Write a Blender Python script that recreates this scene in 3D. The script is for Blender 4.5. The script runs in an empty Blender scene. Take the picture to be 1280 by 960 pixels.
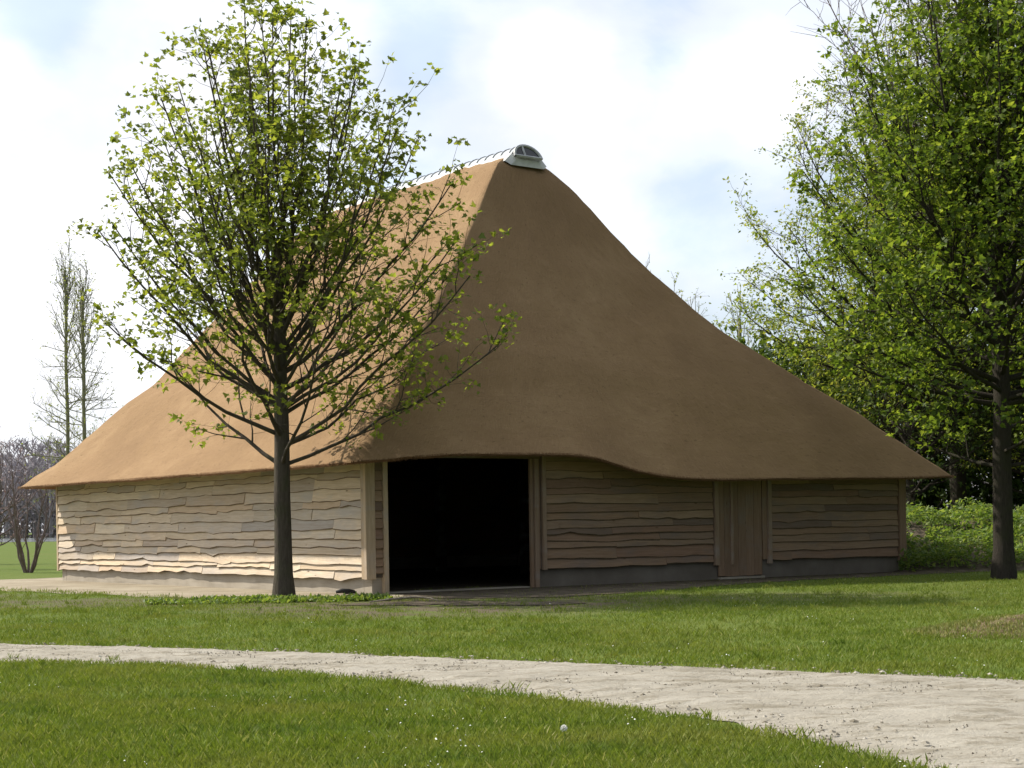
import bpy, math, random
import numpy as np
from mathutils import Vector, Matrix
from mathutils import noise as mnoise

# ------------------------------------------------------------------ camera, world, sun, exposure
scene = bpy.context.scene
C = scene.collection
EYE = 1.44
cam_d = bpy.data.cameras.new("camera")
cam = bpy.data.objects.new("camera", cam_d)
C.objects.link(cam)
cam.location = (0, 0, EYE)
cam.rotation_mode = 'XYZ'
cam.matrix_world = Matrix.Translation((0, 0, EYE)) @ Matrix.Rotation(math.radians(90), 4, 'X') @ Matrix.Rotation(math.radians(-0.9), 4, 'Z')
cam_d.sensor_width = 36
cam_d.lens = 2119 / 1280 * 36
cam_d.shift_y = 176 / 1280
cam_d.clip_end = 6000
scene.camera = cam

SUN_EL = math.radians(43)
SUN_H = Vector((-1.815, 0.771, 0)).normalized()            # horizontal direction towards the sun
SUN_DIR = Vector((SUN_H.x * math.cos(SUN_EL), SUN_H.y * math.cos(SUN_EL), math.sin(SUN_EL)))
SUN_ROT = math.atan2(SUN_H.x, SUN_H.y)

world = bpy.data.worlds.new("World")
scene.world = world
world.use_nodes = True


class NT:
    def __init__(s, tree):
        s.t = tree
        tree.nodes.clear()

    def n(s, kind, ins=None, **props):
        nd = s.t.nodes.new(kind)
        for k, v in props.items():
            setattr(nd, k, v)
        for k, v in (ins or {}).items():
            sock = nd.inputs[k]
            if hasattr(v, 'is_output') or isinstance(v, bpy.types.NodeSocket):
                s.t.links.new(v, sock)
            else:
                sock.default_value = v
        return nd

    def math(s, op, a, b=0.0, clamp=False):
        return s.n('ShaderNodeMath', {0: a, 1: b}, operation=op, use_clamp=clamp).outputs[0]

    def mix(s, f, a, b, blend='MIX'):
        nd = s.n('ShaderNodeMix', data_type='RGBA', blend_type=blend)
        for k, v in ((0, f), (6, a), (7, b)):
            if isinstance(v, bpy.types.NodeSocket):
                s.t.links.new(v, nd.inputs[k])
            else:
                nd.inputs[k].default_value = (*v, 1) if k and len(v) == 3 else v
        return nd.outputs[2]

    def ramp(s, f, stops, interp='LINEAR'):
        nd = s.n('ShaderNodeValToRGB', {0: f})
        cr = nd.color_ramp
        cr.interpolation = interp
        while len(cr.elements) < len(stops):
            cr.elements.new(0.5)
        for e, (p, c) in zip(cr.elements, stops):
            e.position = p
            e.color = (*c, 1) if len(c) == 3 else c
        return nd.outputs[0]

    def noise(s, vec, scale, detail=4, rough=0.55, dist=0.0):
        return s.n('ShaderNodeTexNoise', {'Vector': vec, 'Scale': scale, 'Detail': detail, 'Roughness': rough, 'Distortion': dist}).outputs[0]

    def mapping(s, vec, scale=(1, 1, 1), loc=(0, 0, 0), rot=(0, 0, 0)):
        return s.n('ShaderNodeMapping', {'Vector': vec, 'Location': loc, 'Rotation': rot, 'Scale': scale}).outputs[0]


w = NT(world.node_tree)
sky = w.n('ShaderNodeTexSky', sky_type='NISHITA', sun_disc=False, sun_elevation=SUN_EL, sun_rotation=SUN_ROT,
          altitude=0.0, air_density=1.0, dust_density=1.6, ozone_density=1.0)
gen = w.n('ShaderNodeTexCoord').outputs['Generated']
sep = w.n('ShaderNodeSeparateXYZ', {0: gen})
mp = w.mapping(gen, (1.0, 1.0, 1.9), (0.37, 0.1, 0.55))
n1 = w.noise(mp, 4.6, 8, 0.56, 0.35)
n2 = w.noise(mp, 13.0, 5, 0.55)


def skydir(px, py):
    return Vector(((px - 640) / 2119, 1, (656 - py) / 2119)).normalized()


cov = w.math('ADD', w.math('MULTIPLY', n1, 0.8), w.math('MULTIPLY', n2, 0.22))
for (px, py, rad, amt) in [(260, 150, .10, .24), (60, 420, .09, .16), (700, 90, .055, .26), (760, 270, .05, .18), (955, 110, .05, .2), (20, 90, .022, .18),
                           (70, 40, .075, -.26), (540, 60, .05, -.15), (880, 260, .075, -.14), (500, 150, .05, -.06), (830, 70, .045, -.1)]:
    d = w.n('ShaderNodeVectorMath', {0: gen, 1: skydir(px, py)}, operation='DISTANCE').outputs['Value']
    g = w.math('SUBTRACT', 1.0, w.math('DIVIDE', d, rad * 1.5), clamp=True)
    g = w.math('MULTIPLY', w.math('MULTIPLY', g, g), amt * 1.25)
    cov = w.math('ADD', cov, g)
mask = w.ramp(cov, [(0.37, (0, 0, 0)), (0.52, (.5, .5, .5)), (0.70, (1, 1, 1))], 'EASE')
# clouds scatter forward: bright towards the sun, plain grey white away from it
cosang = w.n('ShaderNodeVectorMath', {0: gen, 1: SUN_DIR}, operation='DOT_PRODUCT').outputs['Value']
fw = w.n('ShaderNodeMapRange', {'Value': cosang, 'From Min': -1.0, 'From Max': 1.0, 'To Min': 0.0, 'To Max': 1.0}).outputs[0]
fw2 = w.math('POWER', fw, 2.5)
cb = w.math('ADD', 0.05, w.math('MULTIPLY', fw2, 2.5))
shade = w.n('ShaderNodeMapRange', {'Value': w.noise(mp, 7.0, 4, 0.5), 'From Min': .3, 'From Max': .7, 'To Min': .8, 'To Max': 1.1}).outputs[0]
cbs = w.math('MULTIPLY', w.math('MINIMUM', cb, 1.0), shade)
comb = w.n('ShaderNodeCombineXYZ', {0: cbs, 1: w.math('MULTIPLY', cbs, 1.01), 2: w.math('MULTIPLY', cbs, 1.06)}).outputs[0]
skyc = w.n('ShaderNodeVectorMath', {0: sky.outputs[0], 'Scale': 0.12}, operation='SCALE').outputs[0]
# thin veil of high cloud over the blue
veil = w.n('ShaderNodeVectorMath', {0: comb, 1: (.88, .97, 1.04)}, operation='MULTIPLY').outputs[0]
skyv = w.mix(0.55, skyc, veil)
final = w.mix(mask, skyv, comb)
bg = w.n('ShaderNodeBackground', {'Color': final, 'Strength': 1.0})
w.n('ShaderNodeOutputWorld', {0: bg.outputs[0]})

sun_d = bpy.data.lights.new("sun", 'SUN')
sun_d.energy = 5.0
sun_d.angle = math.radians(0.53)
sun_d.color = (1.0, 0.93, 0.82)
sun = bpy.data.objects.new("sun", sun_d)
C.objects.link(sun)
sun.rotation_euler = SUN_DIR.to_track_quat('Z', 'Y').to_euler()

scene.view_settings.view_transform = 'Standard'
scene.view_settings.look = 'None'
scene.view_settings.exposure = 0.36
scene.view_settings.gamma = 1
scene.view_settings.use_curve_mapping = False
scene.render.engine = 'CYCLES'
scene.cycles.max_bounces = 8
scene.cycles.transparent_max_bounces = 8

rnd = random.Random(7)

# ------------------------------------------------------------------ helpers


def material(name, rough=0.85):
    m = bpy.data.materials.new(name)
    m.use_nodes = True
    t = NT(m.node_tree)
    return m, t


def finish(t, color, rough=0.85, height=None, bump=0.3, dist=0.02, spec=0.3, extra=None):
    ins = {'Base Color': color if isinstance(color, bpy.types.NodeSocket) else (*color, 1), 'Roughness': rough, 'Specular IOR Level': spec}
    if height is not None:
        ins['Normal'] = t.n('ShaderNodeBump', {'Height': height, 'Strength': bump, 'Distance': dist}).outputs[0]
    p = t.n('ShaderNodeBsdfPrincipled', ins)
    out = p.outputs[0]
    if extra:
        out = extra(out)
    t.n('ShaderNodeOutputMaterial', {0: out})


def tag(o, label=None, cat=None, group=None, kind=None):
    for k, v in (('label', label), ('category', cat), ('group', group), ('kind', kind)):
        if v:
            o[k] = v
    return o


def empty(name, loc=(0, 0, 0), rz=0.0):
    o = bpy.data.objects.new(name, None)
    o.location = loc
    o.rotation_euler = (0, 0, rz)
    o.empty_display_size = 0.3
    C.objects.link(o)
    return o


def mesh_obj(name, verts, faces, mat, parent=None, smooth=False, loc=None, rot=None):
    me = bpy.data.meshes.new(name)
    me.from_pydata([tuple(v) for v in verts], [], faces)
    if smooth:
        me.polygons.foreach_set('use_smooth', [True] * len(me.polygons))
    me.update()
    return link(name, me, mat, parent, loc, rot)


def link(name, me, mat, parent=None, loc=None, rot=None):
    if mat is not None and not me.materials:
        me.materials.append(mat)
    o = bpy.data.objects.new(name, me)
    C.objects.link(o)
    if parent is not None:
        o.parent = parent
    if loc is not None:
        o.location = loc
    if rot is not None:
        o.rotation_euler = rot
    return o


def np_mesh(name, verts, faces_n, nper, mat, parent=None, smooth=False):
    """verts (N,3) array, faces_n (M,nper) int array"""
    me = bpy.data.meshes.new(name)
    verts = np.asarray(verts, dtype=np.float32)
    faces_n = np.asarray(faces_n, dtype=np.int32)
    me.vertices.add(len(verts))
    me.vertices.foreach_set('co', verts.ravel())
    M = len(faces_n)
    me.loops.add(M * nper)
    me.loops.foreach_set('vertex_index', faces_n.ravel())
    me.polygons.add(M)
    me.polygons.foreach_set('loop_start', np.arange(0, M * nper, nper, dtype=np.int32))
    me.polygons.foreach_set('loop_total', np.full(M, nper, dtype=np.int32))
    if smooth:
        me.polygons.foreach_set('use_smooth', np.ones(M, dtype=bool))
    me.update(calc_edges=True)
    return link(name, me, mat, parent)


class MB:
    def __init__(s):
        s.v = []
        s.f = []

    def box(s, x0, x1, y0, y1, z0, z1):
        b = len(s.v)
        s.v += [(x0, y0, z0), (x1, y0, z0), (x1, y1, z0), (x0, y1, z0), (x0, y0, z1), (x1, y0, z1), (x1, y1, z1), (x0, y1, z1)]
        s.f += [tuple(b + i for i in q) for q in ((3, 2, 1, 0), (4, 5, 6, 7), (0, 1, 5, 4), (1, 2, 6, 5), (2, 3, 7, 6), (3, 0, 4, 7))]
        return s

    def tube(s, pts, rads, sides=6, cap=True):
        b = len(s.v)
        n = len(pts)
        prev = None
        for i, p in enumerate(pts):
            a = pts[max(i - 1, 0)]
            c = pts[min(i + 1, n - 1)]
            t = (Vector(c) - Vector(a))
            if t.length < 1e-9:
                t = Vector((0, 0, 1))
            t.normalize()
            if prev is None:
                ref = Vector((1, 0, 0)) if abs(t.x) < 0.8 else Vector((0, 1, 0))
                u = t.cross(ref).normalized()
            else:
                u = (prev - t * prev.dot(t))
                u = u.normalized() if u.length > 1e-6 else t.orthogonal().normalized()
            prev = u
            vv = t.cross(u)
            for k in range(sides):
                an = 2 * math.pi * k / sides
                s.v.append(tuple(Vector(p) + (u * math.cos(an) + vv * math.sin(an)) * rads[i]))
        for i in range(n - 1):
            for k in range(sides):
                k2 = (k + 1) % sides
                s.f.append((b + i * sides + k, b + i * sides + k2, b + (i + 1) * sides + k2, b + (i + 1) * sides + k))
        if cap:
            s.f.append(tuple(b + (n - 1) * sides + k for k in range(sides)))
        return s

    def build(s, name, mat, parent=None, smooth=False, loc=None, rot=None):
        return mesh_obj(name, s.v, s.f, mat, parent, smooth, loc, rot)


def lerp(a, b, t):
    return a + (b - a) * t


def interp(x, tab):
    return float(np.interp(x, [a for a, b in tab], [b for a, b in tab]))


def fbm(x, y, z=0.0, o=4):
    return mnoise.fractal(Vector((x, y, z)), 1.0, 2.0, o)


# ------------------------------------------------------------------ materials
def coords(t, which='Object'):
    return t.n('ShaderNodeTexCoord').outputs[which]


# meadow ground
M_ground, t = material('meadow_ground')
co = t.n('ShaderNodeNewGeometry').outputs['Position']
big = t.noise(co, 0.12, 4)
mid = t.noise(co, 1.3, 5, 0.6)
fine = t.noise(co, 28, 4, 0.7)
c = t.ramp(mid, [(.25, (.065, .105, .016)), (.5, (.09, .135, .022)), (.75, (.12, .155, .03))])
c = t.mix(t.ramp(big, [(.4, (0, 0, 0)), (.65, (.6, .6, .6))]), c, (.11, .135, .03))
c = t.mix(t.ramp(fine, [(.45, (0, 0, 0)), (.75, (.5, .5, .5))]), c, (.13, .145, .045))
wornn = t.noise(co, 1.1, 5, 0.7)
for (px, py, a, b, am) in [(-1.3, 31.0, 4.2, 4.6, .95), (-8.4, 34.2, 5.2, 2.3, .85), (-14.5, 37.5, 4.0, 3.0, .7), (5.0, 32.0, 4.0, 2.4, .5)]:
    v = t.n('ShaderNodeVectorMath', {0: co, 1: (px, py, 0)}, operation='SUBTRACT').outputs[0]
    v = t.n('ShaderNodeVectorMath', {0: v, 1: (1 / a, 1 / b, 0)}, operation='MULTIPLY').outputs[0]
    ln = t.n('ShaderNodeVectorMath', {0: v}, operation='LENGTH').outputs['Value']
    f = t.math('MULTIPLY', t.math('MULTIPLY', t.math('SUBTRACT', 1.2, ln, clamp=True), 2.2, clamp=True), t.ramp(wornn, [(.35, (0, 0, 0)), (.55, (1, 1, 1))]))
    c = t.mix(t.math('MULTIPLY', f, am, clamp=True), c, (.115, .092, .064))
finish(t, c, 0.95, fine, 0.6, 0.03, spec=0.1)

M_sand, t = material('pale_sand')
co = t.n('ShaderNodeNewGeometry').outputs['Position']
st = t.mapping(co, (0.8, 1.5, 1.0), rot=(0, 0, math.radians(-25)))
a = t.noise(st, 1.1, 7, 0.7)
b = t.noise(co, 38, 3, 0.7)
d = t.noise(st, 2.6, 8, 0.78, 0.3)
c = t.ramp(a, [(.3, (.29, .265, .21)), (.5, (.375, .345, .285)), (.72, (.44, .41, .345))])
c = t.mix(t.ramp(d, [(.5, (0, 0, 0)), (.6, (.7, .7, .7))]), c, (.2, .175, .125))
c = t.mix(t.ramp(b, [(.5, (0, 0, 0)), (.8, (.5, .5, .5))]), c, (.26, .23, .18))
h = t.math('ADD', t.math('MULTIPLY', b, 0.5), t.math('MULTIPLY', d, 2.0))
finish(t, c, 0.95, h, 0.7, 0.05, spec=0.1)

M_gravel, t = material('path_gravel')
r_ = t.n('ShaderNodeNewGeometry').outputs['Random Per Island']
finish(t, t.ramp(r_, [(0, (.10, .085, .06)), (.45, (.2, .175, .13)), (.75, (.33, .30, .245)), (1, (.42, .39, .33))]), 0.9, spec=0.15)

M_apron, t = material('trodden_sand')
co = t.n('ShaderNodeNewGeometry').outputs['Position']
a = t.noise(co, 0.7, 5, 0.6)
b = t.noise(co, 30, 4, 0.7)
c = t.ramp(a, [(.3, (.22, .185, .13)), (.5, (.32, .275, .20)), (.7, (.40, .35, .265))])
c = t.mix(t.ramp(b, [(.5, (0, 0, 0)), (.8, (.6, .6, .6))]), c, (.14, .12, .085))
finish(t, c, 0.95, b, 0.5, 0.02, spec=0.1)

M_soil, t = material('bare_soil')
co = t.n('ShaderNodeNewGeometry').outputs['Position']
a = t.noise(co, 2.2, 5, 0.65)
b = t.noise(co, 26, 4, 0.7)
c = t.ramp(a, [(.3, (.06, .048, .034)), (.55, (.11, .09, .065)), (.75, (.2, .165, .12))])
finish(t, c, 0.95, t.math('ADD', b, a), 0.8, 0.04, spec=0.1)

M_drysoil, t = material('dry_mound_soil')
co = t.n('ShaderNodeNewGeometry').outputs['Position']
a = t.noise(co, 5, 5, 0.7)
b = t.noise(co, 40, 4, 0.7)
c = t.ramp(a, [(.35, (.12, .085, .045)), (.55, (.20, .16, .09)), (.7, (.14, .15, .045))])
finish(t, c, 0.95, t.math('ADD', b, a), 0.8, 0.04, spec=0.1)

M_water, t = material('still_water')
co = coords(t)
finish(t, (.30, .33, .34), 0.12, t.noise(co, 2.0, 3), 0.05, 0.05, spec=0.6)

M_conc, t = material('cast_concrete')
co = coords(t)
a = t.noise(co, 1.1, 5, 0.6)
b = t.noise(co, 40, 4, 0.7)
s_ = t.noise(t.mapping(co, (0.6, 0.6, 9)), 1.5, 4, 0.6)
c = t.ramp(a, [(.3, (.30, .262, .205)), (.7, (.42, .375, .305))])
c = t.mix(t.ramp(s_, [(.52, (0, 0, 0)), (.7, (.5, .5, .5))]), c, (.22, .19, .15))
finish(t, c, 0.9, t.math('ADD', b, t.math('MULTIPLY', s_, 1.0)), 0.35, 0.012, spec=0.15)


M_concd, t = material('dark_concrete')  # concrete in a darker tone for the front plinths
co = coords(t)
a = t.noise(co, 1.1, 5, 0.6)
b = t.noise(co, 40, 4, 0.7)
finish(t, t.ramp(a, [(.3, (.135, .115, .092)), (.7, (.20, .175, .145))]), 0.9, b, 0.35, 0.012, spec=0.15)


def wood_mat(name, tones, axis='x', weather=(.33, .33, .34), wamt=.55):
    m, t = material(name)
    co = coords(t)
    oi = t.n('ShaderNodeObjectInfo')
    r = oi.outputs['Random']
    off = t.n('ShaderNodeCombineXYZ', {0: t.math('MULTIPLY', r, 37.0), 1: t.math('MULTIPLY', r, 91.0), 2: t.math('MULTIPLY', r, 53.0)}).outputs[0]
    v = t.n('ShaderNodeVectorMath', {0: co, 1: off}, operation='ADD').outputs[0]
    sc = (0.9, 14, 14) if axis == 'x' else (14, 14, 0.9)
    g = t.noise(t.mapping(v, sc), 1.7, 5, 0.65, 0.6)
    g2 = t.noise(t.mapping(v, tuple(3.5 * k for k in sc)), 1.7, 3, 0.6)
    p = t.noise(t.mapping(v, (0.55, 1, 1.6)), 1.4, 4, 0.6)
    knots = t.n('ShaderNodeTexVoronoi', {'Vector': t.mapping(v, (1.6, 1.6, 5.0) if axis == 'x' else (5, 5, 1.6)), 'Scale': 0.85}).outputs['Distance']
    base = t.ramp(r, [(i / max(1, len(tones) - 1), c_) for i, c_ in enumerate(tones)])
    dark = t.mix(1.0, base, (.68, .62, .55), 'MULTIPLY')
    c = t.mix(t.ramp(g, [(.35, (0, 0, 0)), (.7, (.75, .75, .75))]), base, dark)
    c = t.mix(t.math('MULTIPLY', t.ramp(g2, [(.5, (0, 0, 0)), (.75, (.6, .6, .6))]), .7), c, dark)
    c = t.mix(t.math('MULTIPLY', t.ramp(p, [(.5, (0, 0, 0)), (.68, (1, 1, 1))]), wamt), c, weather)
    c = t.mix(t.ramp(knots, [(.035, (.85, .85, .85)), (.085, (0, 0, 0))]), c, (.13, .08, .045))
    h = t.math('ADD', g, t.math('MULTIPLY', g2, 0.6))
    finish(t, c, 0.78, h, 0.4, 0.008, spec=0.2)
    return m


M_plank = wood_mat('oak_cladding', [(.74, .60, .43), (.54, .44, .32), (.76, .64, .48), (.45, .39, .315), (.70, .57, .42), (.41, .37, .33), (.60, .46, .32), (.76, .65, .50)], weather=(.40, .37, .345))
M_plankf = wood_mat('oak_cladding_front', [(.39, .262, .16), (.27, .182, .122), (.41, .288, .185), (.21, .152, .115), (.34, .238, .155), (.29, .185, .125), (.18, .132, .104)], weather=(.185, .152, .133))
M_barkedge, t = material('bark_edge')
a = t.noise(coords(t), 25, 4, 0.7)
finish(t, t.ramp(a, [(.3, (.07, .05, .035)), (.7, (.20, .15, .10))]), 0.9, a, 0.5, 0.01, spec=0.1)
M_post = wood_mat('oak_post', [(.50, .39, .26), (.44, .34, .23), (.54, .43, .3)], axis='z', wamt=.3)
M_postf = wood_mat('front_post', [(.34, .25, .175), (.29, .21, .15)], axis='z', wamt=.3)
M_door = wood_mat('oak_door_board', [(.29, .195, .13), (.24, .165, .11), (.31, .21, .14)], axis='z', weather=(.22, .2, .18), wamt=.3)
M_beam = wood_mat('old_beam', [(.20, .145, .09), (.16, .115, .075), (.22, .16, .1)])
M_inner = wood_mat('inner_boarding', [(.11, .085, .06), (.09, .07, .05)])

# thatch
M_thatch, t = material('reed_thatch')
uv = t.n('ShaderNodeUVMap').outputs[0]
geo = t.n('ShaderNodeNewGeometry').outputs['Position']
streak = t.noise(t.mapping(uv, (10.0, 1.2, 1)), 2.2, 5, 0.65)
grain = t.noise(t.mapping(uv, (38.0, 16.0, 1)), 2.0, 4, 0.7)
course = t.noise(t.mapping(uv, (0.9, 1.5, 1)), 1.5, 6, 0.7, 0.3)
blot = t.noise(geo, 0.33, 4, 0.6)
speck = t.noise(t.mapping(uv, (2.2, 4.0, 1)), 2.3, 6, 0.75, 0.5)
c = t.ramp(blot, [(.3, (.255, .163, .087)), (.5, (.315, .203, .107)), (.72, (.385, .258, .141))])
c = t.mix(t.ramp(course, [(.42, (0, 0, 0)), (.7, (.55, .55, .55))]), c, (.27, .17, .092))
c = t.mix(t.ramp(streak, [(.5, (0, 0, 0)), (.78, (.6, .6, .6))]), c, (.43, .295, .165))
c = t.mix(t.ramp(grain, [(.45, (0, 0, 0)), (.75, (.7, .7, .7))]), c, (.23, .143, .078))
c = t.mix(t.ramp(speck, [(.57, (0, 0, 0)), (.68, (.75, .75, .75))]), c, (.17, .105, .058))
h = t.math('ADD', t.math('MULTIPLY', grain, 0.5), t.math('ADD', t.math('MULTIPLY', streak, 0.6), t.math('MULTIPLY', course, 0.9)))
finish(t, c, 0.92, h, 0.8, 0.06, spec=0.1)

M_thatch_edge, t = material('cut_reed_ends')
co = coords(t)
a = t.noise(co, 40, 4, 0.7)
finish(t, t.ramp(a, [(.35, (.12, .065, .032)), (.7, (.24, .14, .07))]), 0.95, a, 0.6, 0.02, spec=0.1)

M_white, t = material('weathered_white_metal')
co = coords(t)
a = t.noise(co, 3.0, 4, 0.6)
finish(t, t.ramp(a, [(.3, (.42, .43, .42)), (.55, (.58, .59, .58)), (.75, (.7, .71, .7))]), 0.5, a, 0.05, spec=0.4)
M_grey, t = material('dull_zinc')
co = coords(t)
a = t.noise(co, 6.0, 4, 0.6)
finish(t, t.ramp(a, [(.3, (.33, .34, .34)), (.7, (.5, .51, .51))]), 0.55, a, 0.1, spec=0.3)
M_rib, t = material('grey_rib_metal')
finish(t, (.24, .25, .26), 0.5)
M_glass, t = material('ridge_glazing')
ins = {'Base Color': (.62, .66, .68, 1), 'Roughness': 0.18, 'Transmission Weight': 0.25, 'Specular IOR Level': 0.6}
p = t.n('ShaderNodeBsdfPrincipled', ins)
t.n('ShaderNodeOutputMaterial', {0: p.outputs[0]})
M_dglass, t = material('dark_glazing')
finish(t, (.03, .032, .036), 0.12, spec=0.6)


def bark_mat(name, c0, c1, moss=None):
    m, t = material(name)
    co = t.n('ShaderNodeNewGeometry').outputs['Position']
    a = t.noise(t.mapping(co, (14, 14, 2.2)), 2.0, 6, 0.75)
    b = t.noise(co, 2.3, 4, 0.65)
    c = t.ramp(a, [(.3, c0), (.7, c1)])
    if moss:
        c = t.mix(t.ramp(b, [(.45, (0, 0, 0)), (.7, (.75, .75, .75))]), c, moss)
    finish(t, c, 0.9, a, 1.0, 0.05, spec=0.15)
    return m


M_bark = bark_mat('maple_bark', (.055, .043, .034), (.12, .098, .08), (.075, .075, .04))
M_bark2 = bark_mat('dark_bark', (.024, .02, .016), (.06, .05, .04), (.04, .042, .022))
M_bark3 = bark_mat('haze_pale_bark', (.20, .19, .13), (.32, .31, .22), (.21, .24, .10))  # bark colour lightened to stand in for haze and glare on distant trees
M_bark4 = bark_mat('purple_twig_bark', (.15, .115, .115), (.24, .19, .185))


def leaf_mat(name, stops, trans=0.45, tcol=None):
    m, t = material(name)
    r = t.n('ShaderNodeNewGeometry').outputs['Random Per Island']
    c = t.ramp(r, stops)
    p = t.n('ShaderNodeBsdfPrincipled', {'Base Color': c, 'Roughness': 0.55, 'Specular IOR Level': 0.3})
    tc = t.mix(1.0, c, tcol or (1.5, 1.45, .7), 'MULTIPLY')
    tr = t.n('ShaderNodeBsdfTranslucent', {'Color': tc})
    mx = t.n('ShaderNodeMixShader', {0: trans, 1: p.outputs[0], 2: tr.outputs[0]})
    t.n('ShaderNodeOutputMaterial', {0: mx.outputs[0]})
    return m


M_leaf1 = leaf_mat('maple_leaf', [(0, (.085, .12, .022)), (.5, (.155, .2, .038)), (1, (.27, .30, .065))], .6)
M_leaf2 = leaf_mat('tree_leaf', [(0, (.065, .11, .018)), (.55, (.12, .18, .03)), (1, (.22, .27, .05))], .58)
M_leaf3 = leaf_mat('young_leaf', [(0, (.11, .155, .026)), (.6, (.19, .24, .042)), (1, (.30, .30, .075))], .58)
M_leaf4 = leaf_mat('dark_leaf', [(0, (.025, .048, .011)), (.6, (.045, .08, .015)), (1, (.085, .125, .026))], .35)
M_leaf5 = leaf_mat('plum_leaf', [(0, (.16, .10, .09)), (.55, (.28, .19, .18)), (1, (.45, .37, .36))], .3, (1.1, 1, 1))
M_nettle = leaf_mat('weed_leaf', [(0, (.08, .14, .03)), (.6, (.14, .21, .045)), (1, (.25, .30, .09))], .45)
M_grass, t = material('grass_blade')
co = t.n('ShaderNodeNewGeometry').outputs['Position']
r_ = t.n('ShaderNodeNewGeometry').outputs['Random Per Island']
c = t.ramp(r_, [(0, (.11, .158, .02)), (.5, (.145, .2, .025)), (.88, (.19, .235, .036)), (1, (.36, .35, .15))])
pt = t.noise(t.mapping(co, (.35, .7, 1)), 1.0, 5, 0.65)
p2 = t.noise(t.mapping(co, (.35, .7, 1), (7, 3, 1)), 1.9, 4, 0.6)
c = t.mix(t.ramp(pt, [(.48, (0, 0, 0)), (.68, (.75, .75, .75))]), c, (.225, .235, .055))
c = t.mix(t.ramp(p2, [(.52, (0, 0, 0)), (.7, (.7, .7, .7))]), c, (.075, .14, .022))
p_ = t.n('ShaderNodeBsdfPrincipled', {'Base Color': c, 'Roughness': 0.6, 'Specular IOR Level': 0.2})
tr = t.n('ShaderNodeBsdfTranslucent', {'Color': t.mix(1.0, c, (1.2, 1.2, .7), 'MULTIPLY')})
t.n('ShaderNodeOutputMaterial', {0: t.n('ShaderNodeMixShader', {0: .35, 1: p_.outputs[0], 2: tr.outputs[0]}).outputs[0]})
M_drygrass = leaf_mat('dry_grass_blade', [(0, (.12, .16, .028)), (.5, (.19, .215, .045)), (1, (.32, .30, .11))], .3, (1.1, 1.1, .8))
M_petal, t = material('white_petal')
finish(t, (.8, .8, .76), 0.7)
M_black, t = material('black_rubber')
finish(t, (.02, .02, .021), 0.6)
M_stick = bark_mat('grey_stick', (.22, .19, .15), (.32, .28, .22))

# ------------------------------------------------------------------ layout of the barn in the world
A = Vector((-2.9925, 36.0, 0))
SD = Vector((0.80344, 0.59539, 0))
TD = Vector((-0.59539, 0.80344, 0))
RZ = math.atan2(SD.y, SD.x)
W, LEN = 16.75, 17.2


def loc_st(x, y):
    d = Vector((x, y, 0)) - A
    return d.dot(SD), d.dot(TD)


def st_world(s, t, z=0.0):
    p = A + SD * s + TD * t
    return Vector((p.x, p.y, z))


# path edges traced on the ground (world x, y)
PATH_FAR = [(-60, 50.5), (-30, 34.5), (-14, 25.6), (-6.61, 21.81), (-3.02, 19.82), (-0.02, 17.85), (2.44, 16.32), (4.49, 14.96), (8, 12.4), (16, 6.6), (40, -12)]
PATH_NEAR = [(-60, 46.0), (-30, 31.0), (-14, 22.9), (-5.71, 18.84), (-3.77, 18.05), (-1.89, 16.48), (-0.02, 14.26), (1.46, 12.06), (2.24, 9.79), (3.2, 6.0), (4.5, 1.0)]


def resample(pl, n):
    d = [0.0]
    for i in range(1, len(pl)):
        d.append(d[-1] + math.dist(pl[i], pl[i - 1]))
    ts = np.linspace(0, d[-1], n)
    return np.stack([np.interp(ts, d, [p[0] for p in pl]), np.interp(ts, d, [p[1] for p in pl])], 1)


def in_poly(px, py, poly):
    px = np.asarray(px)
    py = np.asarray(py)
    inside = np.zeros(px.shape, bool)
    j = len(poly) - 1
    for i in range(len(poly)):
        xi, yi = poly[i]
        xj, yj = poly[j]
        cond = ((yi > py) != (yj > py)) & (px < (xj - xi) * (py - yi) / (yj - yi + 1e-12) + xi)
        inside ^= cond
        j = i
    return inside


PATH_POLY = PATH_FAR + PATH_NEAR[::-1]
APRON_ST = [(-4.6, 20.2), (-4.2, 15), (-4.1, 10), (-3.6, 5), (-3.2, 1), (-2.6, -1.6), (-1.2, -2.6), (.2, -2.2), (.9, -1.2), (1.2, .2), (6, .25), (19.5, .25), (19.5, 20.2)]
APRON_POLY = [tuple(st_world(s, t)[:2]) for s, t in APRON_ST]
WORN = [(-1.3, 31.0, 4.2, 4.6, .95), (-8.4, 34.2, 5.2, 2.3, .85), (-14.5, 37.5, 4.0, 3.0, .7), (5.0, 32.0, 4.0, 2.4, .5)]
SOIL_PATCHES = [(-1.9, 31.6, 1.5, .8), (.0, 30.6, 1.2, .6)]


# ------------------------------------------------------------------ the setting
def ground():
    xs = np.concatenate([np.linspace(-3000, -60, 8), np.linspace(-50, 50, 41), np.linspace(60, 3000, 8)])
    ys = np.concatenate([np.linspace(-400, -10, 4), np.linspace(-5, 80, 35), np.linspace(100, 4000, 10)])
    vs = [(x, y, 0) for y in ys for x in xs]
    nx = len(xs)
    fs = [(j * nx + i, j * nx + i + 1, (j + 1) * nx + i + 1, (j + 1) * nx + i) for j in range(len(ys) - 1) for i in range(nx - 1)]
    o = mesh_obj('meadow', vs, fs, M_ground)
    tag(o, 'green lawn around the barn and the path', None, kind='structure')


ground()


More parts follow.
